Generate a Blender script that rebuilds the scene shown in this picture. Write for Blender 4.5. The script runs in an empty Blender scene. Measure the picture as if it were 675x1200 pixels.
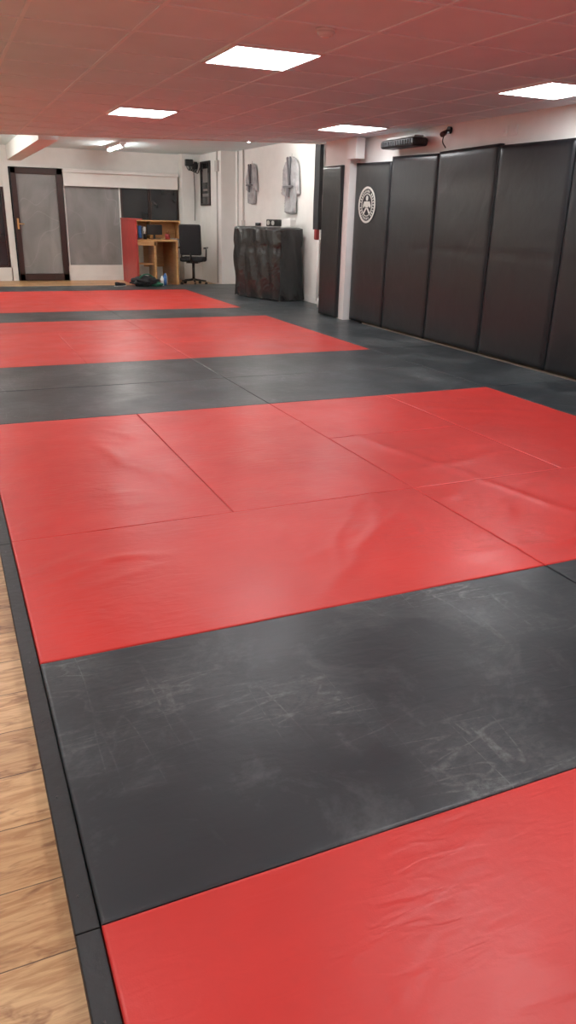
import bpy, bmesh, random
from math import *
from mathutils import Matrix, Vector, noise
random.seed(4)
scene=bpy.context.scene
col=scene.collection

# ------------------------------------------------------------ materials
def nt(name):
    m=bpy.data.materials.new(name); m.use_nodes=True
    t=m.node_tree; b=t.nodes['Principled BSDF']
    return m,t,b
def N(t,ty,**kw):
    n=t.nodes.new(ty)
    for k,v in kw.items():
        if k.startswith('i_'): n.inputs[k[2:].replace('_',' ')].default_value=v
        else: setattr(n,k,v)
    return n
def coords(t,scale=(1,1,1),rot=(0,0,0)):
    tc=N(t,'ShaderNodeTexCoord'); mp=N(t,'ShaderNodeMapping')
    mp.inputs['Scale'].default_value=scale; mp.inputs['Rotation'].default_value=rot
    t.links.new(tc.outputs['Object'],mp.inputs['Vector']); return mp.outputs['Vector']
def noise_n(t,vec,scale,detail=4,rough=.5,dist=0):
    n=N(t,'ShaderNodeTexNoise'); n.inputs['Scale'].default_value=scale
    n.inputs['Detail'].default_value=detail; n.inputs['Roughness'].default_value=rough
    n.inputs['Distortion'].default_value=dist
    t.links.new(vec,n.inputs['Vector']); return n.outputs['Fac']
def M(t,op,a,b=None,c=None,clamp=False):
    n=N(t,'ShaderNodeMath',operation=op); n.use_clamp=clamp
    for i,v in enumerate((a,b,c)):
        if v is None: continue
        if isinstance(v,(int,float)): n.inputs[i].default_value=v
        else: t.links.new(v,n.inputs[i])
    return n.outputs[0]
def mixc(t,f,a,b):
    n=N(t,'ShaderNodeMix',data_type='RGBA')
    if isinstance(f,(int,float)): n.inputs[0].default_value=f
    else: t.links.new(f,n.inputs[0])
    for i,v in ((6,a),(7,b)):
        if isinstance(v,tuple): n.inputs[i].default_value=v+(1,) if len(v)==3 else v
        else: t.links.new(v,n.inputs[i])
    return n.outputs[2]
def mrange(t,v,a,b,c=0,d=1):
    n=N(t,'ShaderNodeMapRange'); t.links.new(v,n.inputs[0])
    for i,x in enumerate((a,b,c,d)): n.inputs[i+1].default_value=x
    return n.outputs[0]
def bump(t,b,h,strength,dist):
    n=N(t,'ShaderNodeBump'); n.inputs['Strength'].default_value=strength; n.inputs['Distance'].default_value=dist
    t.links.new(h,n.inputs['Height']); t.links.new(n.outputs[0],b.inputs['Normal'])

def simple(name,c,rough=.5,metal=0,var=.12,bs=0,bscale=40,spec=.5,vs=6):
    m,t,b=nt(name)
    v=coords(t); n=noise_n(t,v,vs,4)
    f=mrange(t,n,.3,.7)
    c1=tuple(min(1,x*(1-var)) for x in c); c2=tuple(min(1,x*(1+var)) for x in c)
    t.links.new(mixc(t,f,c1,c2),b.inputs['Base Color'])
    b.inputs['Roughness'].default_value=rough; b.inputs['Metallic'].default_value=metal
    b.inputs['Specular IOR Level'].default_value=spec
    if bs: bump(t,b,noise_n(t,v,bscale,5),bs,.005)
    return m

def vinyl(name,c,scuffc,scuff,rough=.4,wr=.5,spec=.5,rubf=.3,haze=.08,wrinkle=1.0,wmin=.25):
    m,t,b=nt(name)
    v=coords(t)
    big=noise_n(t,v,1.3,5,.6); fine=noise_n(t,v,260,2)
    base=mixc(t,mrange(t,big,.3,.7),tuple(x*.88 for x in c),tuple(x*1.10 for x in c))
    patch=mrange(t,noise_n(t,v,1.5,3),.47,.68)
    s=M(t,'MULTIPLY',patch,scuff*haze)
    if rubf:
        acc=None
        for rot,sc in ((.5,(1.2,9,1)),(-.9,(8,1.1,1)),(1.7,(1.5,7,1))):
            vv=coords(t,sc,(0,0,rot)); n=noise_n(t,vv,.9,1.5,.5,.45)
            d=M(t,'ABSOLUTE',M(t,'SUBTRACT',n,.5))
            l=mrange(t,d,.011,.001)
            acc=l if acc is None else M(t,'MAXIMUM',acc,l)
        grit=mrange(t,noise_n(t,v,35,4,.7),.38,.66)
        s=M(t,'ADD',s,M(t,'MULTIPLY',M(t,'MULTIPLY',acc,patch),M(t,'MULTIPLY',grit,scuff*.85)))
        rub=mrange(t,noise_n(t,coords(t,(1,2.0,1),(0,0,.9)),22,6,.75,1.5),.38,.75)
        s=M(t,'ADD',s,M(t,'MULTIPLY',M(t,'MULTIPLY',rub,patch),scuff*rubf))
        dust=mrange(t,noise_n(t,v,2.6,6,.72,.6),.52,.74)
        s=M(t,'ADD',s,M(t,'MULTIPLY',dust,scuff*rubf*.75),clamp=True)
    t.links.new(mixc(t,s,base,scuffc),b.inputs['Base Color'])
    t.links.new(mrange(t,noise_n(t,v,3,5,.6),.3,.7,rough-.05,rough+.07),b.inputs['Roughness'])
    b.inputs['Specular IOR Level'].default_value=spec
    w1=noise_n(t,coords(t,(1,1,1),(0,0,.4)),7,2,.4,1.0)
    w2=noise_n(t,coords(t,(1,3.0,1),(0,0,.7)),8,2,.4,1.2)
    wmask=mrange(t,noise_n(t,v,1.1,2),.40,.62,wmin,1.0)
    h=M(t,'ADD',M(t,'MULTIPLY',w1,.5),M(t,'MULTIPLY',w2,.5))
    h=M(t,'MULTIPLY',M(t,'MULTIPLY',h,wmask),wrinkle)
    h=M(t,'ADD',h,M(t,'MULTIPLY',fine,.03))
    h=M(t,'ADD',h,M(t,'MULTIPLY',noise_n(t,v,48,2,.5),.06))
    bump(t,b,h,wr,.02)
    return m

red=vinyl('red_vinyl',(.64,.030,.024),(.66,.12,.10),.24,.38,.25,.42,0,.2,1,.3)
blk=vinyl('black_vinyl',(.021,.028,.033),(.29,.32,.32),.60,.38,.22,.42,.42,.10,.6)
padv,t,b=nt('wall_pad_vinyl')
v=coords(t)
t.links.new(mixc(t,noise_n(t,v,2),(.006,.008,.010),(.010,.013,.016)),b.inputs['Base Color'])
b.inputs['Roughness'].default_value=.33; b.inputs['Specular IOR Level'].default_value=.42
h=M(t,'ADD',noise_n(t,v,3.5,2,.5,.6),M(t,'MULTIPLY',noise_n(t,v,11,2,.5,.8),.15)); h=M(t,'ADD',h,M(t,'MULTIPLY',noise_n(t,v,260,1),.015))
bump(t,b,h,.16,.03)
white=simple('white_paint',(.82,.82,.79),.6,var=.03,bs=.15)
white2=simple('white_plastic',(.82,.82,.80),.35,var=.03)
greyp=simple('grey_paint',(.5,.49,.47),.6,var=.05)
blackp=simple('black_plastic',(.010,.010,.011),.35)
blackf=simple('black_fabric',(.012,.012,.014),.85,bs=.4)
dkrubber=simple('black_edge_strip',(.009,.011,.013),.5,var=.4,bs=.4)
brown=simple('dark_brown_frame',(.030,.012,.009),.3)
metal=simple('brushed_metal',(.55,.55,.55),.3,metal=1)
screwm=simple('screw_metal',(.12,.12,.12),.4,metal=1)
brass=simple('brass',(.75,.5,.2),.3,metal=1)
redp=simple('red_panel',(.42,.035,.030),.45)
redf=simple('red_fabric',(.25,.02,.02),.7)
greenf=simple('green_fabric',(.02,.14,.08),.8)
gi_m=simple('gi_cotton',(.40,.40,.41),.9,var=.35,bs=.8,bscale=60,vs=9)
gi_d=simple('gi_lapel',(.13,.13,.14),.85,bs=.5)
paper=simple('paper',(.7,.69,.66),.7,var=.02)
blue=simple('blue_plastic',(.05,.15,.4),.4)
logo_m=simple('logo_print',(.66,.68,.62),.6,var=.12,vs=60)
dglass=simple('dark_glass',(.015,.016,.018),.12,var=.3,vs=2)
ceilm=simple('ceiling_tile',(.74,.90,.93),.8,var=.03,bs=.3,bscale=120,vs=3)
tbar=simple('ceiling_tbar',(.82,.95,.97),.5,var=.02)

frost,t,b=nt('frosted_glass')
v=coords(t); w=noise_n(t,coords(t,(1,1,.5)),2.2,4,.55,1)
refl_ln=M(t,'MULTIPLY',mrange(t,M(t,'ABSOLUTE',M(t,'SUBTRACT',noise_n(t,v,1.2,1,.5,.2),.5)),.005,.001),.2)  # faint reflection lines, painted into the glass colour
cc=mixc(t,mrange(t,w,.3,.7),(.20,.205,.205),(.30,.305,.30))
t.links.new(mixc(t,refl_ln,cc,(.5,.5,.5)),b.inputs['Base Color']); b.inputs['Roughness'].default_value=.25

sheet,t,b=nt('black_plastic_sheet')
v=coords(t)
t.links.new(mixc(t,noise_n(t,v,5),(.005,.006,.007),(.009,.011,.013)),b.inputs['Base Color']); b.inputs['Roughness'].default_value=.26
b.inputs['Specular IOR Level'].default_value=.5
h=noise_n(t,v,5,2,.5,1)
bump(t,b,h,.5,.03)

lam,t,b=nt('oak_laminate')
tc=N(t,'ShaderNodeTexCoord')
br=N(t,'ShaderNodeTexBrick',offset=.37,squash=1); t.links.new(tc.outputs['Object'],br.inputs['Vector'])
br.inputs['Scale'].default_value=1; br.inputs['Brick Width'].default_value=1.22; br.inputs['Row Height'].default_value=.186
br.inputs['Mortar Size'].default_value=.0016; br.inputs['Mortar Smooth'].default_value=.1; br.inputs['Bias'].default_value=0
br.inputs['Color1'].default_value=(.56,.32,.14,1); br.inputs['Color2'].default_value=(.76,.48,.23,1); br.inputs['Mortar'].default_value=(.16,.085,.035,1)
g=noise_n(t,coords(t,(1.5,14,1)),3.6,7,.65,1.0)
g2=noise_n(t,coords(t,(3,9,1)),2.6,4,.6,.6)
dark=mixc(t,mrange(t,g,.40,.60),(.66,.53,.42),(1.0,1.0,1.0))
mul=N(t,'ShaderNodeMix',data_type='RGBA',blend_type='MULTIPLY'); mul.inputs[0].default_value=.9
t.links.new(br.outputs['Color'],mul.inputs[6]); t.links.new(dark,mul.inputs[7])
kn=mixc(t,mrange(t,g2,.56,.70),(1,1,1),(.45,.31,.22))
mul2=N(t,'ShaderNodeMix',data_type='RGBA',blend_type='MULTIPLY'); mul2.inputs[0].default_value=1
t.links.new(mul.outputs[2],mul2.inputs[6]); t.links.new(kn,mul2.inputs[7])
t.links.new(mul2.outputs[2],b.inputs['Base Color']); b.inputs['Roughness'].default_value=.38
bump(t,b,M(t,'SUBTRACT',M(t,'MULTIPLY',g,.2),br.outputs['Fac']),.4,.004)

wood,t,b=nt('desk_wood')
g=noise_n(t,coords(t,(1,1,9)),3,5,.6,1)
t.links.new(mixc(t,mrange(t,g,.3,.7),(.50,.26,.09),(.68,.40,.17)),b.inputs['Base Color']); b.inputs['Roughness'].default_value=.4

def emis(name,c,s):
    m,t,b=nt(name); b.inputs['Base Color'].default_value=(.9,.9,.9,1)
    b.inputs['Emission Color'].default_value=c+(1,); b.inputs['Emission Strength'].default_value=s
    return m
panel_e=emis('led_diffuser',(.98,.985,1),20.5)
tube_e=emis('tube_glow',(1,.97,.92),105)

# ------------------------------------------------------------ mesh helpers
def obj(name,bm,mats,parent=None,smooth=False,loc=None,rotz=0):
    me=bpy.data.meshes.new(name); bm.to_mesh(me); bm.free()
    for m in (mats if isinstance(mats,(list,tuple)) else [mats]): me.materials.append(m)
    if smooth:
        for p in me.polygons: p.use_smooth=True
    o=bpy.data.objects.new(name,me); col.objects.link(o)
    if parent: o.parent=parent
    if loc is not None: o.location=loc
    o.rotation_euler[2]=rotz
    return o
def empty(name,loc=(0,0,0),rotz=0):
    e=bpy.data.objects.new(name,None); col.objects.link(e); e.location=loc; e.rotation_euler[2]=rotz
    e.empty_display_size=.1; return e
def addbox(bm,lo,hi,mi=0,bev=0,seg=2):
    lo=Vector(lo);hi=Vector(hi)
    r=bmesh.ops.create_cube(bm,size=1); vs=r['verts']
    for v in vs: v.co=Vector([(lo[i]+hi[i])/2+v.co[i]*(hi[i]-lo[i]) for i in range(3)])
    fs=set(f for v in vs for f in v.link_faces)
    for f in fs: f.material_index=mi
    if bev:
        es=list(set(e for v in vs for e in v.link_edges))
        r=bmesh.ops.bevel(bm,geom=es,offset=bev,segments=seg,affect='EDGES',profile=.5)
        for f in r['faces']: f.material_index=mi
def box(name,lo,hi,mat,parent=None,bev=0):
    bm=bmesh.new(); addbox(bm,lo,hi,0,bev); return obj(name,bm,mat,parent)
def addcyl(bm,p0,p1,r0,r1=None,seg=20,mi=0,caps=True):
    p0=Vector(p0);p1=Vector(p1); r1=r0 if r1 is None else r1
    d=p1-p0; q=d.to_track_quat('Z','Y').to_matrix().to_4x4()
    mt=Matrix.Translation((p0+p1)/2)@q
    r=bmesh.ops.create_cone(bm,cap_ends=caps,segments=seg,radius1=r0,radius2=r1,depth=d.length,matrix=mt)
    for f in set(f for v in r['verts'] for f in v.link_faces): f.material_index=mi; f.smooth=len(f.verts)==4
def cyl(name,p0,p1,r0,mat,parent=None,r1=None,seg=20):
    bm=bmesh.new(); addcyl(bm,p0,p1,r0,r1,seg); return obj(name,bm,mat,parent)
def tube(name,pts,r,mat,parent=None):
    cu=bpy.data.curves.new(name,'CURVE'); cu.dimensions='3D'; cu.bevel_depth=r; cu.bevel_resolution=3
    s=cu.splines.new('BEZIER'); s.bezier_points.add(len(pts)-1)
    for bp,p in zip(s.bezier_points,pts): bp.co=p; bp.handle_left_type=bp.handle_right_type='AUTO'
    cu.materials.append(mat); o=bpy.data.objects.new(name,cu); col.objects.link(o)
    if parent: o.parent=parent
    return o

# ------------------------------------------------------------ room shell
FZ=-.04; YB=15.7; XL=-3.2; Y0=-4.2; ZC=2.26; ZH=2.46
box('floor',(XL,Y0,FZ-.05),(5.5,YB+.1,FZ),lam)
box('wall_left',(XL-.1,Y0,FZ),(XL,YB,ZH+.05),white)
box('wall_rear',(XL,Y0-.1,FZ),(5.6,Y0,ZH+.05),white)
bm=bmesh.new()
addbox(bm,(5.0,Y0,FZ),(5.6,8.3,ZH+.05))
addbox(bm,(4.86,8.3,FZ),(5.6,9.02,ZH+.05))
addbox(bm,(5.4,9.02,FZ),(5.6,14.1,ZH+.05))
addbox(bm,(5.1,14.1,FZ),(5.6,YB+.1,ZH+.05))
addbox(bm,(4.7,15.42,FZ),(5.1,YB+.1,ZH+.05))
obj('wall_right',bm,white)
bm=bmesh.new()
addbox(bm,(XL,YB,2.09),(4.7,YB+.12,ZH+.05))
addbox(bm,(XL,YB,FZ),(.2,YB+.12,2.09))
addbox(bm,(.2,YB,FZ),(1.2,YB+.12,.22))
addbox(bm,(1.18,YB,FZ),(1.30,YB+.12,2.09))
addbox(bm,(2.31,YB,FZ),(4.7,YB+.12,.24))
addbox(bm,(3.45,YB,.24),(4.7,YB+.12,1.0))
obj('wall_back',bm,white)
box('baseboard_back',(2.32,YB-.015,FZ),(4.7,YB-.001,.06),white2)
box('baseboard_right',(5.385,9.2,.0),(5.399,14.1,.09),white2)
def edge(x): return 11.05-x*.375
bm=bmesh.new()
ps=[(XL,Y0),(5.6,Y0),(5.6,edge(5.3)),(XL,edge(XL))]
lo=[bm.verts.new((x,y,ZC)) for x,y in ps]; hi=[bm.verts.new((x,y,ZC+.05)) for x,y in ps]
bm.faces.new(lo[::-1]); bm.faces.new(hi)
for i in range(4): bm.faces.new((lo[i],lo[(i+1)%4],hi[(i+1)%4],hi[i]))
obj('ceiling',bm,ceilm)
box('ceiling_upper',(XL,8.2,ZH),(5.6,YB+.1,ZH+.05),ceilm)
bm=bmesh.new()
PX,PY=.6,.65
for i in range(20):
    x=1.63-PX*8+i*PX
    if XL<x<5.0: addbox(bm,(x-.011,Y0,ZC-.006),(x+.011,edge(x),ZC))
j=-13
while True:
    y=3.72+PY*j; j+=1
    if y<Y0: continue
    if y>12: break
    xe=min(5.0,(11.05-y)/.375)
    if xe>XL: addbox(bm,(XL,y-.011,ZC-.0065),(xe,y+.011,ZC-.0002))
obj('trim_ceiling_grid',bm,tbar)
box('trim_soffit_beam',(1.3,edge(1.3)+.02,2.2),(1.56,YB-.001,ZH),white)
box('trim_ceiling_edge',(0,0,0),(8.9,.02,.06),white).matrix_world=Matrix.Translation((XL,edge(XL),ZC-.012))@Matrix.Rotation(atan(-.375),4,'Z')

for lx,ly in ((1.63,3.72),(4.03,3.72),(1.63,6.97),(4.03,6.97),(1.63,.47),(4.03,.47),(-.77,3.72),(-.77,6.97),(-.77,.47),(1.63,-2.78),(4.03,-2.78),(-.77,-2.78)):
    e=empty('ceiling_light_panel',(lx+.3,ly+.325,ZC-.006))
    bm=bmesh.new(); addbox(bm,(-.278,-.303,-.006),(.278,.303,.002)); obj('diffuser',bm,panel_e,e)
    bm=bmesh.new()
    addbox(bm,(-.3,-.325,-.009),(.3,-.303,.004));addbox(bm,(-.3,.303,-.009),(.3,.325,.004))
    addbox(bm,(-.3,-.303,-.009),(-.278,.303,.004));addbox(bm,(.278,-.303,-.009),(.3,.303,.004))
    obj('frame',bm,white2,e)
for bx,by in ((3.05,14.0),(0,13.6),(-1.8,12.8),(4.5,10.45),(2.4,10.95),(0,11.9)):  # first batten is real; the rest are added, unseen, to brighten the back
    e=empty('batten_and_added_fill_light',(bx,by,ZH))
    bm=bmesh.new(); addbox(bm,(-.05,-.6,-.05),(.05,.6,0)); addbox(bm,(-.03,-.6,-.09),(.03,-.575,-.05)); addbox(bm,(-.03,.575,-.09),(.03,.6,-.05)); obj('housing',bm,white2,e)
    bm=bmesh.new(); addcyl(bm,(0,-.57,-.07),(0,.57,-.07),.02); obj('tube',bm,tube_e,e)
bm=bmesh.new(); addcyl(bm,(0,0,-.012),(0,0,0),.055,seg=32); addcyl(bm,(0,0,-.034),(0,0,-.012),.036,.050,seg=32); addcyl(bm,(0,0,-.040),(0,0,-.034),.018,.030,seg=24)
obj('smoke_detector',bm,white2,loc=(1.94,3.13,ZC-.004))

# ------------------------------------------------------------ floor mats
mats=[]
def blockm(x0,x1,y0,y1,ci): mats.append((x0,x1,y0,y1,ci))
R_,B_=1,0
blockm(0,4,-1,0,R_)
for y in (-4,):
    for x in (0,1,2,3): blockm(x,x+1,y,y+3,R_)
blockm(0,2,0,1,B_); blockm(2,4,0,1,B_)
blockm(0,2,1,2,R_); blockm(2,4,1,2,R_)
blockm(0,1,2,4,R_); blockm(1,2,2,4,R_); blockm(2,3,2,3,R_); blockm(2,3,3,4,R_); blockm(3,4,2,4,R_)
for y in (4,5):
    for x in (0,2): blockm(x,x+2,y,y+1,B_)
blockm(0,1,6,8,R_); blockm(1,2,6,8,R_); blockm(2,4,6,7,R_); blockm(2,4,7,8,R_); blockm(0,2,8,9,R_); blockm(2,4,8,9,R_)
for x in (0,2): blockm(x,x+2,9,10,B_)
for y in (10,11,12):
    for x in (0,2): blockm(x,x+2,y,y+1,R_)
for x in (0,2): blockm(x,x+2,13,14,B_)
for y in range(-4,14,2): blockm(4,4.93 if y<8 else 5,y,y+2,B_)
blockm(5,5.38,9.06,11.6,B_); blockm(5,5.38,11.6,14,B_)
creases=[((1.0,1.05),(2.0,2.0),.006,.04),((1.9,2.2),(3.0,2.4),.007,.04),((2.1,3.4),(2.6,1.2),.007,.035),
 ((.9,2.1),(.55,3.6),.005,.04),((1.5,1.2),(3.4,1.1),.005,.04),((.5,4.3),(2.2,4.7),.006,.06),((2.3,-.4),(3,-.9),.006,.04),((1.25,-.15),(1.75,-.6),.006,.03),((1.35,-.12),(1.95,-.5),.005,.025),((1.9,1.3),(2.7,1.9),.006,.035),((3,3.5),(3.9,3.1),.006,.05),((1.2,5.8),(1.9,5.1),.006,.05)]
rr=random.Random(11)
for cx_,cy_,sp,nn,ang in ((1.35,1.55,.28,8,.9),(.35,2.3,.25,6,.2),(1.9,1.7,.3,7,1.0),(2.6,2.2,.5,8,.4),(1.5,-.45,.3,6,-.9),(2.3,3.5,.5,6,.6),(.7,3.6,.3,5,2.2),(.3,1.6,.2,5,.1)):
    for k in range(nn):
        x=cx_+rr.uniform(-sp,sp); y=cy_+rr.uniform(-sp,sp)*.8; a=ang+rr.uniform(-.45,.45); l=rr.uniform(.10,.26)
        creases.append(((x-l*cos(a),y-l*sin(a)),(x+l*cos(a),y+l*sin(a)),rr.uniform(.0020,.0040),rr.uniform(.016,.028)))
def crease(x,y):
    h=0
    for (ax,ay),(bx,by),a,w in creases:
        dx,dy=bx-ax,by-ay; L=dx*dx+dy*dy; s=((x-ax)*dx+(y-ay)*dy)/L
        if s<0 or s>1: continue
        px,py=ax+s*dx,ay+s*dy
        d=hypot(x-px,y-py)
        if d>.25: continue
        wob=.6*w*noise.noise((x*6,y*6,a*3000))+ (.04*noise.noise((x*3,y*3,a*300)) if L>.3 else 0)
        d=d*(1 if (x-px)*dy-(y-py)*dx>0 else -1)+wob
        h+=a*exp(-(d/w)**2)*sin(pi*s)
    return h
bm=bmesh.new()
for x0,x1,y0,y1,ci in mats:
    g=.0016; st=.02 if (-1<=y0<2 and x0<3 and ci==1) else .03 if y0<2.5 and x0<4 else .035 if y0<4.5 and x0<4 else .1
    r=.0024; q=.007
    def axis(a,b_):
        n=max(2,int((b_-a)/st)); i0=a+g+r+q; i1=b_-g-r-q
        return [a+g,a+g+r]+[i0+(i1-i0)*i/n for i in range(n+1)]+[b_-g-r,b_-g]
    X=axis(x0,x1); Y=axis(y0,y1)
    off=random.uniform(-.0006,.0006)
    grid=[]
    for i,xx in enumerate(X):
        rowv=[]
        for j,yy in enumerate(Y):
            ed=(i in (0,len(X)-1)) or (j in (0,len(Y)-1))
            z=off+.0012*noise.noise((xx*1.6,yy*1.6,3.1))+.0008*noise.noise((xx*5,yy*5,7.7))+(crease(xx,yy) if y0<5.5 and x0<4 else 0)
            if ed: z=z-.0024
            rowv.append(bm.verts.new((xx,yy,z)))
        grid.append(rowv)
    for i in range(len(X)-1):
        for j in range(len(Y)-1):
            f=bm.faces.new((grid[i][j],grid[i+1][j],grid[i+1][j+1],grid[i][j+1])); f.material_index=ci
            f.smooth=not (i in (0,len(X)-2) or j in (0,len(Y)-2))
    ring=[grid[i][0] for i in range(len(X))]+[grid[-1][j] for j in range(1,len(Y))]+[grid[i][-1] for i in range(len(X)-2,-1,-1)]+[grid[0][j] for j in range(len(Y)-2,0,-1)]
    low=[bm.verts.new((v.co.x,v.co.y,FZ+.002)) for v in ring]
    n=len(ring)
    for i in range(n):
        f=bm.faces.new((ring[i],low[i],low[(i+1)%n],ring[(i+1)%n])); f.material_index=ci
obj('martial_arts_floor_mats',bm,[blk,red])
bm=bmesh.new(); 
for k in range(9):
    addbox(bm,(-.050,-4+2*k+.001,FZ+.0005),(-.001,-4+2*k+1.999,-.006),0,.003)
for k in range(60):
    y=-3.8+.3*k+random.uniform(-.03,.03)
    addcyl(bm,(-.028+random.uniform(-.004,.004),y,-.009),(-.028,y,-.0055),.0035,seg=10,mi=1)
obj('mat_edging_strip',bm,[dkrubber,screwm])
bm=bmesh.new(); addbox(bm,(0,14.003,FZ+.0005),(5.08,14.05,-.005),0,.004); obj('mat_edging_strip',bm,[dkrubber,metal])

# ------------------------------------------------------------ wall pads
def pad(name,y0,y1,z1,xf,xb,seed,tilt=0):
    bm=bmesh.new()
    W=y1-y0; ny,nz=28,56; 
    g=.002
    gridv=[]
    for i in range(ny+1):
        u=i/ny; row=[]
        for k in range(nz+1):
            w=k/nz
            yy=y0+g+u*(W-2*g); zz=.012+w*(z1-.012+tilt*(u-.5))
            eu=min(u,1-u)*(W); ew=min(w,1-w)*z1
            e=1-exp(-min(eu,ew)/.012)
            d=.45*noise.noise((yy*2.0+seed,zz*1.6,seed))+.12*noise.noise((yy*5+seed,zz*4,seed*2))
            rid=abs(noise.noise((yy*1.2+seed*3,zz*2.4+seed,1)))
            d+=.25*max(0,.10-rid)/.10
            foldz=z1*.5
            fold=-.006*exp(-((zz-foldz-.02*noise.noise((yy*3,seed,0)))/.02)**2)
            x=xf+.012*(1-e)-.005*d*e-fold*.5
            row.append(bm.verts.new((x,yy,zz)))
        gridv.append(row)
    for i in range(ny):
        for k in range(nz):
            bm.faces.new((gridv[i][k],gridv[i][k+1],gridv[i+1][k+1],gridv[i+1][k])).smooth=True
    ring=[gridv[i][0] for i in range(ny+1)]+[gridv[-1][k] for k in range(1,nz+1)]+[gridv[i][-1] for i in range(ny-1,-1,-1)]+[gridv[0][k] for k in range(nz-1,0,-1)]
    bk=[bm.verts.new((xb,v.co.y,v.co.z)) for v in ring]; n=len(ring)
    for i in range(n): bm.faces.new((ring[i],ring[(i+1)%n],bk[(i+1)%n],bk[i]))
    bm.faces.new(bk[::-1])
    bmesh.ops.recalc_face_normals(bm,faces=bm.faces)
    return obj(name,bm,padv)
ys=[8.28,7.4,6.42,5.4,4.38,3.36,2.34,1.32,.3,-.72,-1.74,-2.76,-3.78]
for i in range(len(ys)-1):
    pad('wall_crash_pad',ys[i+1],ys[i],2.0+random.uniform(-.012,.012)-(.03 if i==0 else 0),4.935,4.998,i*7.3+1,random.uniform(-.02,.02))
pad('wall_crash_pad',8.44,9.0,1.95,4.81,4.858,55.)
def badge():
    bm=bmesh.new()
    D=.004
    def prism(pts):
        f=[bm.verts.new((-D,a,b_)) for a,b_ in pts]; k=[bm.verts.new((0,a,b_)) for a,b_ in pts]
        bm.faces.new(f); bm.faces.new(k[::-1]); n=len(pts)
        for i in range(n): bm.faces.new((f[i],k[i],k[(i+1)%n],f[(i+1)%n]))
    def ringm(r0,r1,n=48):
        for i in range(n):
            a,c=2*pi*i/n,2*pi*(i+1)/n
            prism([(r0*cos(a),r0*sin(a)),(r1*cos(a),r1*sin(a)),(r1*cos(c),r1*sin(c)),(r0*cos(c),r0*sin(c))])
    ringm(.190,.215); ringm(.126,.136)
    for k in range(30):
        if k%10==0: continue
        a=2*pi*k/30; w=.008*random.uniform(.6,1); h=.013
        c=Vector((cos(a),sin(a)))*.162; t_=Vector((-sin(a),cos(a))); r_=Vector((cos(a),sin(a)))
        prism([tuple(c+t_*sx*w+r_*sy*h) for sx,sy in ((-1,-1),(1,-1),(1,1),(-1,1))])
    P=lambda pts: prism([(-a,b_) for a,b_ in pts])
    P([(.026*cos(i*pi/6),.078+.030*sin(i*pi/6)) for i in range(12)])
    P([(-.07,.04),(.07,.04),(.03,-.03),(-.03,-.03)])
    P([(-.07,.04),(-.03,-.005),(-.085,-.035),(-.10,-.01)])
    P([(.07,.04),(.10,-.01),(.085,-.035),(.03,-.005)])
    P([(-.03,-.035),(.005,-.035),(-.06,-.105),(-.085,-.09)])
    P([(-.005,-.035),(.03,-.035),(.085,-.09),(.06,-.105)])
    bmesh.ops.recalc_face_normals(bm,faces=bm.faces)
    return bm
obj('club_logo_badge',badge(),logo_m,loc=(4.928,7.92,1.47))

# ------------------------------------------------------------ entrance: door, windows, blind
door=empty('door_1',(1.33,YB,0))
bm=bmesh.new()
addbox(bm,(0,-.05,-.03),(.10,.06,2.08),0,.006);addbox(bm,(.86,-.05,-.03),(.97,.06,2.08),0,.006)
addbox(bm,(.0,-.05,1.97),(.97,.06,2.08),0,.006);addbox(bm,(.0,-.05,-.03),(.97,.06,.1),0,.006)
obj('frame',bm,brown,door)
bm=bmesh.new();addbox(bm,(.1,0,.1),(.86,.02,1.97));obj('glass',bm,frost,door)
bm=bmesh.new();addbox(bm,(.04,-.06,.95),(.075,-.05,1.15),0,.003);addcyl(bm,(.055,-.09,1.05),(.055,-.05,1.05),.008);addcyl(bm,(.055,-.09,1.05),(.17,-.09,1.05),.008)
obj('handle',bm,brass,door)
win=empty('window_1',(0,YB,0))
def pane(nm,x0,x1,z0,z1,m,fm,par,fw=.03):
    bm=bmesh.new();addbox(bm,(x0,.03,z0),(x1,.045,z1));obj(nm,bm,m,par)
    bm=bmesh.new();addbox(bm,(x0,.0,z0),(x0+fw,.06,z1));addbox(bm,(x1-fw,.0,z0),(x1,.06,z1));addbox(bm,(x0+fw,.0,z0),(x1-fw,.06,z0+fw));addbox(bm,(x0+fw,.0,z1-fw),(x1-fw,.06,z1));obj(nm+'_frame',bm,fm,par)
pane('frosted_pane',2.32,3.45,.24,2.08,frost,white2,win,.025)
pane('dark_pane',3.46,4.06,1.0,2.08,dglass,brown,win,.03)
pane('dark_pane_right',4.07,4.69,1.0,2.08,dglass,brown,win,.03)
win=empty('window_2',(0,YB,0))
pane('dark_pane',.22,1.17,.22,1.72,dglass,brown,win,.04)
box('trim_1',(.2,YB+.02,1.72),(1.18,YB+.1,2.09),white)
bl=empty('roller_blind',(3.49,YB-.06,0))
bm=bmesh.new();addbox(bm,(-1.18,-.07,2.02),(1.18,.03,2.09),0,.01);obj('cassette',bm,white2,bl)
bm=bmesh.new();addbox(bm,(-1.17,-.02,1.80),(1.17,-.012,2.03));addbox(bm,(-1.17,-.03,1.775),(1.17,-.002,1.80),0,.005);obj('fabric_drop',bm,white,bl)
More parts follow.
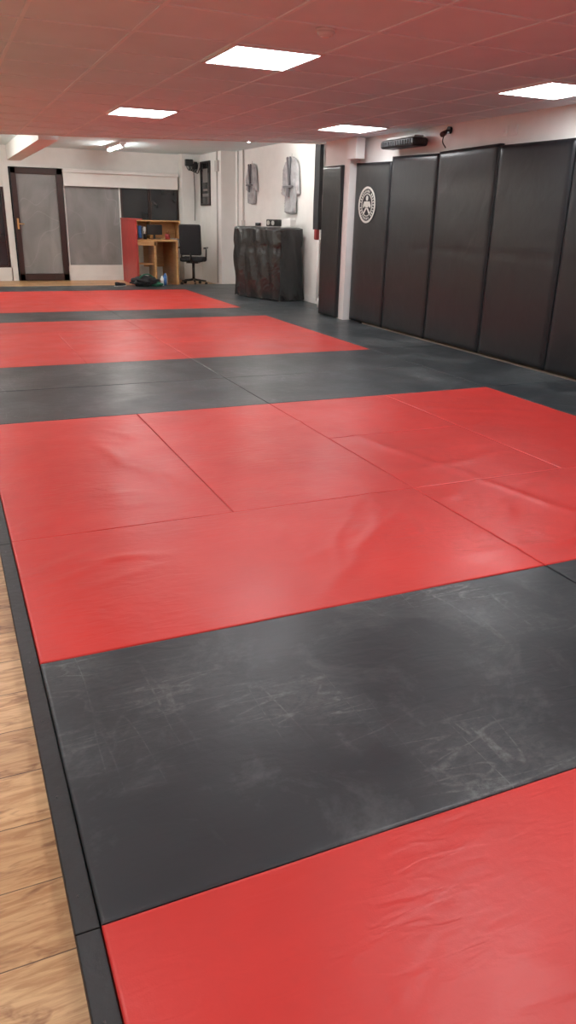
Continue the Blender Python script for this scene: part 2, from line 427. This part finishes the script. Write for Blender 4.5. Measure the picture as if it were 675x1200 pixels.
# ------------------------------------------------------------ gi jackets
def gi(name,y,ztop,s):
    e=empty(name,(5.385,y,ztop))
    half=[(0,-.02),(.07,0),(.13,-.02),(.21,-.06),(.27,-.17),(.335,-.56),(.25,-.59),(.195,-.34),(.195,-.5),(.215,-.84),(0,-.86)]
    bm=bmesh.new()
    for sg in (1,-1):
        pts=[(sg*a*s,b_*s) for a,b_ in half]
        vs=[bm.verts.new((0,a,b_)) for a,b_ in pts]
        bm.faces.new(vs if sg>0 else vs[::-1])
    bmesh.ops.remove_doubles(bm,verts=bm.verts,dist=1e-4)
    bmesh.ops.triangulate(bm,faces=bm.faces)
    for _ in range(4): bmesh.ops.subdivide_edges(bm,edges=[q for q in bm.edges if q.calc_length()>.035],cuts=1,use_grid_fill=False); bmesh.ops.triangulate(bm,faces=bm.faces)
    bmesh.ops.recalc_face_normals(bm,faces=bm.faces)
    for v in bm.verts:
        bd=1 if not v.is_boundary else 0
        v.co.x=-.035*bd-.028*abs(noise.noise((v.co.y*11,v.co.z*3.0,y)))-.012*noise.noise((v.co.y*20,v.co.z*8,y))-.012
    obj('jacket',bm,gi_m,e,True)
    bm=bmesh.new()
    for sg in (1,-1):
        pts=[(sg*.045,0),(sg*.085,-.01),(sg*.02-.03,-.42),(sg*.0-.06,-.40)]
        vs=[]
        for dx in (-.085,-.065):
            vs.append([bm.verts.new((dx,a*s,b_*s)) for a,b_ in pts])
        bm.faces.new(vs[0]);bm.faces.new(vs[1][::-1])
        for i in range(4): bm.faces.new((vs[0][i],vs[1][i],vs[1][(i+1)%4],vs[0][(i+1)%4]))
    addbox(bm,(-.092,-.19*s,-.46*s),(-.07,.19*s,-.43*s),0,.006)
    addbox(bm,(-.095,-.04*s,-.60*s),(-.075,-.01*s,-.44*s),0,.004); addbox(bm,(-.095,.01*s,-.58*s),(-.075,.04*s,-.44*s),0,.004)
    bmesh.ops.recalc_face_normals(bm,faces=bm.faces)
    obj('lapels_and_belt',bm,gi_d,e)
    bm=bmesh.new(); addcyl(bm,(-.02,0,.0),(-.02,0,.05),.004,seg=8); addcyl(bm,(-.03,-.2*s,-.04),(-.03,0,.01),.005,seg=8);addcyl(bm,(-.03,.2*s,-.04),(-.03,0,.01),.005,seg=8)
    obj('hanger',bm,metal,e)
gi('hanging_gi_jacket',11.3,2.22,1.02)
gi('hanging_gi_jacket',13.1,2.19,.80)

# ------------------------------------------------------------ covered rack
rk=empty('sheet_covered_rack',(4.89,10.59,0),atan2(1.19,-.35)-pi/2)
Lr,Dr,Hr=1.24,.46,1.13
bm=bmesh.new()
per=[]; n1,n2=60,22
for i in range(n1): per.append((0,Lr*(1-i/n1)))
for i in range(n2): per.append((Dr*i/n2,0))
for i in range(n1): per.append((Dr,Lr*i/n1))
for i in range(n2): per.append((Dr*(1-i/n2),Lr))
cx,cy=Dr/2,Lr/2; nz=30; rows=[]
for k in range(nz+1):
    w=k/nz; row=[]
    for i,(a,b_) in enumerate(per):
        amp=(1-w)**.6
        arc=i*.0207
        f=noise.noise((arc*5+w*1.6,w*.9,2))*.055*amp+noise.noise((arc*11+w*3,w*2,5))*.010
        f+=.06*amp*abs(noise.noise((arc*3.2,w*.9,9)))
        f-=.010*exp(-((w-.72)/.05)**2)
        nx_=(1 if a>=Dr else -1 if a<=0 else 0); ny_=(1 if b_>=Lr else -1 if b_<=0 else 0)
        z=.01+.05*abs(noise.noise((arc*5,0,3)))*(1-w)+w*(Hr-.01)
        sag=.012*noise.noise((arc*4,8,1))*w
        top=1 if k<nz else 0
        row.append(bm.verts.new((a+nx_*f*top,b_+ny_*f*top,z+sag)))
    rows.append(row)
n=len(per)
for k in range(nz):
    for i in range(n): bm.faces.new((rows[k][i],rows[k][(i+1)%n],rows[k+1][(i+1)%n],rows[k+1][i])).smooth=True
inner=[bm.verts.new((cx+(v.co.x-cx)*.9,cy+(v.co.y-cy)*.9,Hr+.012+.006*noise.noise(v.co*9))) for v in rows[-1]]
for i in range(n): bm.faces.new((rows[-1][i],rows[-1][(i+1)%n],inner[(i+1)%n],inner[i]))
bm.faces.new(inner); bmesh.ops.recalc_face_normals(bm,faces=bm.faces)
obj('plastic_sheet',bm,sheet,rk)
bm=bmesh.new()
for a in (.05,Dr-.08):
    for b_ in (.06,Lr-.09): addbox(bm,(a,b_,0),(a+.03,b_+.03,Hr-.02))
for z in (.15,.6,1.07): addbox(bm,(.05,.06,z),(Dr-.05,Lr-.06,z+.02))
obj('rack_frame',bm,metal,rk)
e=empty('stereo_speaker',(5.0,11.15,Hr+.02),.3)
bm=bmesh.new();addbox(bm,(-.07,-.12,0),(.07,.12,.11),0,.012);obj('cabinet',bm,blackp,e)
bm=bmesh.new();addcyl(bm,(-.076,-.06,.055),(-.068,-.06,.055),.035);addcyl(bm,(-.076,.06,.055),(-.068,.06,.055),.035);obj('drivers',bm,metal,e)
e=empty('first_aid_box',(5.15,10.85,Hr+.02),.3)
bm=bmesh.new();addbox(bm,(-.06,-.09,0),(.06,.09,.12),0,.01);addbox(bm,(-.015,-.03,.12),(.015,.03,.135),0,.004);obj('case',bm,white2,e)
e=empty('roll_of_tape',(4.86,11.5,Hr+.02))
bm=bmesh.new();addcyl(bm,(0,0,0),(0,0,.05),.05);addcyl(bm,(0,0,.05),(0,0,.052),.03,mi=1);obj('roll',bm,[blackp,paper],e)

# ------------------------------------------------------------ strap + pipes
e=empty('hanging_kick_shield_strap',(5.3,10.13,0))
bm=bmesh.new()
vprev=None
for k in range(31):
    z=2.36-k*(2.36-1.13)/30; o=.012*noise.noise((z*3,0,0)); ring=[bm.verts.new((o+a,b_+o,z)) for a,b_ in ((-.03,-.09),(.03,-.09),(.03,.09),(-.03,.09))]
    if vprev:
        for i in range(4): bm.faces.new((vprev[i],vprev[(i+1)%4],ring[(i+1)%4],ring[i]))
    else: bm.faces.new(ring)
    vprev=ring
bm.faces.new(vprev[::-1]); bmesh.ops.recalc_face_normals(bm,faces=bm.faces)
obj('strap',bm,blackf,e)
bm=bmesh.new();addbox(bm,(-.03,-.05,.98),(.03,.05,1.14),0,.02);obj('red_end',bm,redf,e)
cyl('wall_conduit',(5.375,10.2,.05),(5.375,10.2,.98),.02,white2)
bm=bmesh.new();addcyl(bm,(5.375,13.6,0),(5.375,13.6,ZH),.016);addcyl(bm,(5.375,13.9,.6),(5.375,13.9,ZH),.012);addcyl(bm,(5.375,13.9,.6),(5.375,13.62,.6),.012);addbox(bm,(5.355,13.55,1.1),(5.4,13.65,1.22),0,.006)
obj('wall_conduit',bm,greyp)
bm=bmesh.new();addcyl(bm,(5.083,14.3,0),(5.083,14.3,ZH),.016);addbox(bm,(5.05,14.2,2.1),(5.1,14.36,2.3),0,.008);obj('wall_conduit',bm,greyp)
e=empty('spray_bottle',(5.2,9.75,0)); 
bm=bmesh.new();addcyl(bm,(0,0,0),(0,0,.14),.035);addcyl(bm,(0,0,.14),(0,0,.17),.035,.014);addcyl(bm,(0,0,.17),(0,0,.2),.014,mi=1);obj('bottle',bm,[white2,blackp],e)

e=empty('wall_picture_frame',(5.098,15.05,1.9))
bm=bmesh.new()
addbox(bm,(-.03,-.31,-.42),(0,-.27,.42));addbox(bm,(-.03,.27,-.42),(0,.31,.42));addbox(bm,(-.03,-.27,.38),(0,.27,.42));addbox(bm,(-.03,-.27,-.42),(0,.27,-.38));obj('frame',bm,blackp,e)
bm=bmesh.new();addbox(bm,(-.012,-.27,-.38),(-.004,.27,.38));obj('poster',bm,dglass,e)
bm=bmesh.new();addbox(bm,(-.014,-.16,.02),(-.0125,.16,.28));addbox(bm,(-.014,-.2,-.25),(-.0125,.2,-.19));addbox(bm,(-.014,-.15,-.14),(-.0125,.15,-.1));obj('print',bm,simple('print_grey',(.2,.19,.18),.5),e)
e=empty('wall_cable_unit',(4.86,15.415,2.28))
bm=bmesh.new();addbox(bm,(-.10,-.08,-.05),(.06,0,.08),0,.01);addbox(bm,(.09,-.05,-.10),(.16,0,.04),0,.008);obj('boxes',bm,blackp,e)
for k in range(5):
    x0=-.08+.05*k
    tube('cable_%d'%k,[(x0,-.05,.0),(x0+.02,-.07,-.1-.02*k),(x0+.07,-.05,-.12),(x0+.05+.02*k,-.03,.02)],.008,blackp,e)
tube('cable_down',[(.08,-.02,-.05),(.1,-.02,-.6),(.09,-.02,-1.1)],.007,blackp,e)

# ------------------------------------------------------------ wall items above the pads
e=empty('wall_mounted_speaker',(4.93,7.03,2.07))
bm=bmesh.new();addbox(bm,(-.17,-.36,-.005),(.03,.36,.085),0,.03,3);obj('cabinet',bm,blackp,e)
bm=bmesh.new()
for k in range(12): addbox(bm,(-.176,-.31+.052*k,.014),(-.168,-.31+.052*k+.03,.066),0,.003)
obj('grille',bm,blackf,e)
bm=bmesh.new();addbox(bm,(-.12,-.3,.09),(.0,.3,.11),0,.008);addbox(bm,(-.02,-.06,.08),(.07,.06,.12),0,.004);obj('bracket',bm,greyp,e)
e=empty('security_camera',(4.97,6.33,2.2))
bm=bmesh.new();addcyl(bm,(.03,0,.0),(.0,0,.0),.035);addcyl(bm,(0,0,0),(-.05,0,-.02),.012);addcyl(bm,(-.04,0,-.03),(-.09,-.02,-.05),.026);obj('body',bm,blackp,e)
tube('cable',[(0,.02,0),(-.02,.06,-.1),(.0,.02,-.17)],.006,blackp,e)
for yy in (5.42,5.28):
    e=empty('wall_switch',(4.999,yy,2.12))
    bm=bmesh.new();addbox(bm,(-.012,-.045,-.045),(0,.045,.045),0,.004);addbox(bm,(-.02,-.012,-.02),(-.012,.012,.02),0,.002);obj('plate',bm,white2,e)
box('electrical_trunking',(4.80,8.05,2.005),(4.93,8.27,2.25),white2,bev=.006)

# ------------------------------------------------------------ reception desk
dk=empty('reception_desk',(3.38,14.15,FZ))
bm=bmesh.new(); addbox(bm,(0,0,0),(.035,1.3,1.22),0,.004); addbox(bm,(-.01,-.01,1.22),(.14,1.31,1.245),0,.004); obj('red_side_panel',bm,redp,dk)
bm=bmesh.new()
addbox(bm,(.035,.1,.83),(.86,1.2,.865),0,.004)
addbox(bm,(.035,.1,0),(.07,.5,.83)); addbox(bm,(.36,.02,0),(.40,.5,.83)); addbox(bm,(.035,.02,.76),(.42,.5,.83))
addbox(bm,(.82,.1,0),(.86,1.2,.83)); addbox(bm,(.4,1.1,.3),(.82,1.12,.83))
addbox(bm,(.07,.12,.4),(.36,.5,.42))
obj('wood_carcass',bm,wood,dk)
hu=empty('desk_shelf_hutch',(3.38,14.15,FZ))
bm=bmesh.new()
addbox(bm,(.2,.8,1.19),(1.12,1.2,1.215),0,.003);addbox(bm,(.2,1.17,.867),(1.12,1.2,1.19))
addbox(bm,(.2,.8,.867),(.225,1.17,1.19));addbox(bm,(1.095,.8,.867),(1.12,1.17,1.19));addbox(bm,(.5,.85,.867),(.52,1.17,1.19))
obj('shelf_boards',bm,wood,hu)
e=empty('computer_monitor',(3.85,14.55,.827),.25)
bm=bmesh.new();addbox(bm,(-.1,-.07,0),(.1,.07,.012));addbox(bm,(-.02,0,.01),(.02,.02,.12));addbox(bm,(-.17,-.015,.08),(.17,.012,.27),0,.006);obj('monitor_body',bm,blackp,e)
for nm,x,y,w,h,m in (('box_file',3.66,15.1,.07,.24,blue),('box_file',3.76,15.1,.06,.22,paper),('storage_tin',4.1,14.5,.05,.1,redf),('pen_pot',3.62,14.4,.035,.1,blackp)):
    e=empty(nm,(x,y,.827)); bm=bmesh.new()
    if nm=='box_file': addbox(bm,(-w/2,-.1,0),(w/2,.12,h),0,.004); addcyl(bm,(0,-.101,h*.3),(0,-.105,h*.3),.012,mi=0)
    else:
        addcyl(bm,(0,0,0),(0,0,h),w); addcyl(bm,(.01,0,h),(.025,0,h+.06),.005); addcyl(bm,(-.01,0.01,h),(-.02,0,h+.05),.005)
    obj('body',bm,m,e)
for nm,x,y,w,h,m in (('cardboard_box',3.59,14.4,.2,.2,paper),('water_bottle',3.86,13.9,.035,.22,blue),('water_bottle',3.95,14.2,.035,.24,white2),('water_bottle',3.78,13.82,.03,.18,white2)):
    e=empty(nm,(x,y,FZ if y>14.05 else .003)); bm=bmesh.new()
    if 'box' in nm: addbox(bm,(-w/2,-w/2,0),(w/2,w/2,h),0,.004); addbox(bm,(-w/2-.001,-.02,h),(w/2+.001,.02,h+.002))
    else: addcyl(bm,(0,0,0),(0,0,h*.75),w);addcyl(bm,(0,0,h*.75),(0,0,h*.88),w,w*.45);addcyl(bm,(0,0,h*.88),(0,0,h),w*.45)
    obj('body',bm,m,e)
e=empty('kit_bag',(3.42,13.7,0),.2)
bm=bmesh.new();bmesh.ops.create_icosphere(bm,subdivisions=4,radius=1)
for v in bm.verts:
    d=1+.35*noise.noise(v.co*2.3); v.co=Vector((v.co.x*.27*d,v.co.y*.18*d,max(0,.09+v.co.z*.10*d)))
obj('bag_body',bm,blackf,e,True)
tube('strap',[(-.2,-.05,.09),(-.05,-.08,.22),(.12,-.05,.18),(.2,-.1,.05)],.012,greenf,e)
bm=bmesh.new();bmesh.ops.create_icosphere(bm,subdivisions=3,radius=1)
for v in bm.verts:
    d=1+.4*noise.noise(v.co*2.9); v.co=Vector((.2+v.co.x*.12*d,-.08+v.co.y*.08*d,max(0,.035+v.co.z*.045*d)))
obj('towel',bm,greenf,e,True)
e=empty('trainer_shoe',(2.95,13.75,.002),.5)
bm=bmesh.new();bmesh.ops.create_icosphere(bm,subdivisions=3,radius=1)
for v in bm.verts:
    z=v.co.z; v.co=Vector((v.co.x*.13,v.co.y*.045*(1+.2*v.co.x),max(0,.03+z*.035+(.04*max(0,-v.co.x) if z>0 else 0))))
obj('shoe_upper',bm,blackf,e,True)
bm=bmesh.new();addbox(bm,(-.12,-.042,0),(.12,.042,.014),0,.006);obj('sole',bm,paper,e)

# ------------------------------------------------------------ office chair
ch=empty('office_chair',(4.60,14.42,FZ),-.5)
bm=bmesh.new()
for k in range(5):
    a=2*pi*k/5; c,s_=cos(a),sin(a)
    addcyl(bm,(0,0,.10),(c*.26,s_*.26,.075),.024,.015,12)
    addcyl(bm,(c*.26-s_*.02,s_*.26+c*.02,.028),(c*.26+s_*.02,s_*.26-c*.02,.028),.028,seg=16)
addcyl(bm,(0,0,.08),(0,0,.42),.028); addbox(bm,(-.12,-.12,.42),(.12,.12,.45))
addcyl(bm,(0,-.2,.44),(0,-.27,.62),.02);
for sx in (-1,1):
    addcyl(bm,(sx*.25,.05,.47),(sx*.26,.05,.70),.015); addcyl(bm,(sx*.2,.05,.46),(sx*.25,.05,.47),.015); addbox(bm,(sx*.26-.03,-.12,.70),(sx*.26+.03,.14,.73),0,.012)
obj('base',bm,blackp,ch)
bm=bmesh.new();addbox(bm,(-.24,-.22,.45),(.24,.24,.54),0,.04,3);obj('seat',bm,blackf,ch)
bm=bmesh.new();addbox(bm,(-.22,-.03,.58),(.22,.04,1.16),0,.035,3)
for v in bm.verts: v.co.y+=-.25-.12*(v.co.z-.58)+.42*v.co.x**2
obj('backrest',bm,blackf,ch)

# ------------------------------------------------------------ world + camera
w=bpy.data.worlds.new('World'); scene.world=w; w.use_nodes=True
w.node_tree.nodes['Background'].inputs[0].default_value=(.5,.55,.65,1); w.node_tree.nodes['Background'].inputs[1].default_value=.02
p=[-0.12406,-1.13061,1.31081,-0.4219,1.1965,0.02525,881.52933]
cd=bpy.data.cameras.new('camera'); cam=bpy.data.objects.new('camera',cd); col.objects.link(cam)
cam.matrix_world=Matrix.Translation(p[:3])@Matrix.Rotation(p[3],4,'Z')@Matrix.Rotation(p[4],4,'X')@Matrix.Rotation(p[5],4,'Z')
cd.sensor_fit='VERTICAL'; cd.sensor_height=36; cd.lens=p[6]*36/1200; cd.clip_start=.02
scene.camera=cam
scene.view_settings.view_transform='Standard'
scene.view_settings.exposure=0
scene.view_settings.gamma=1.06
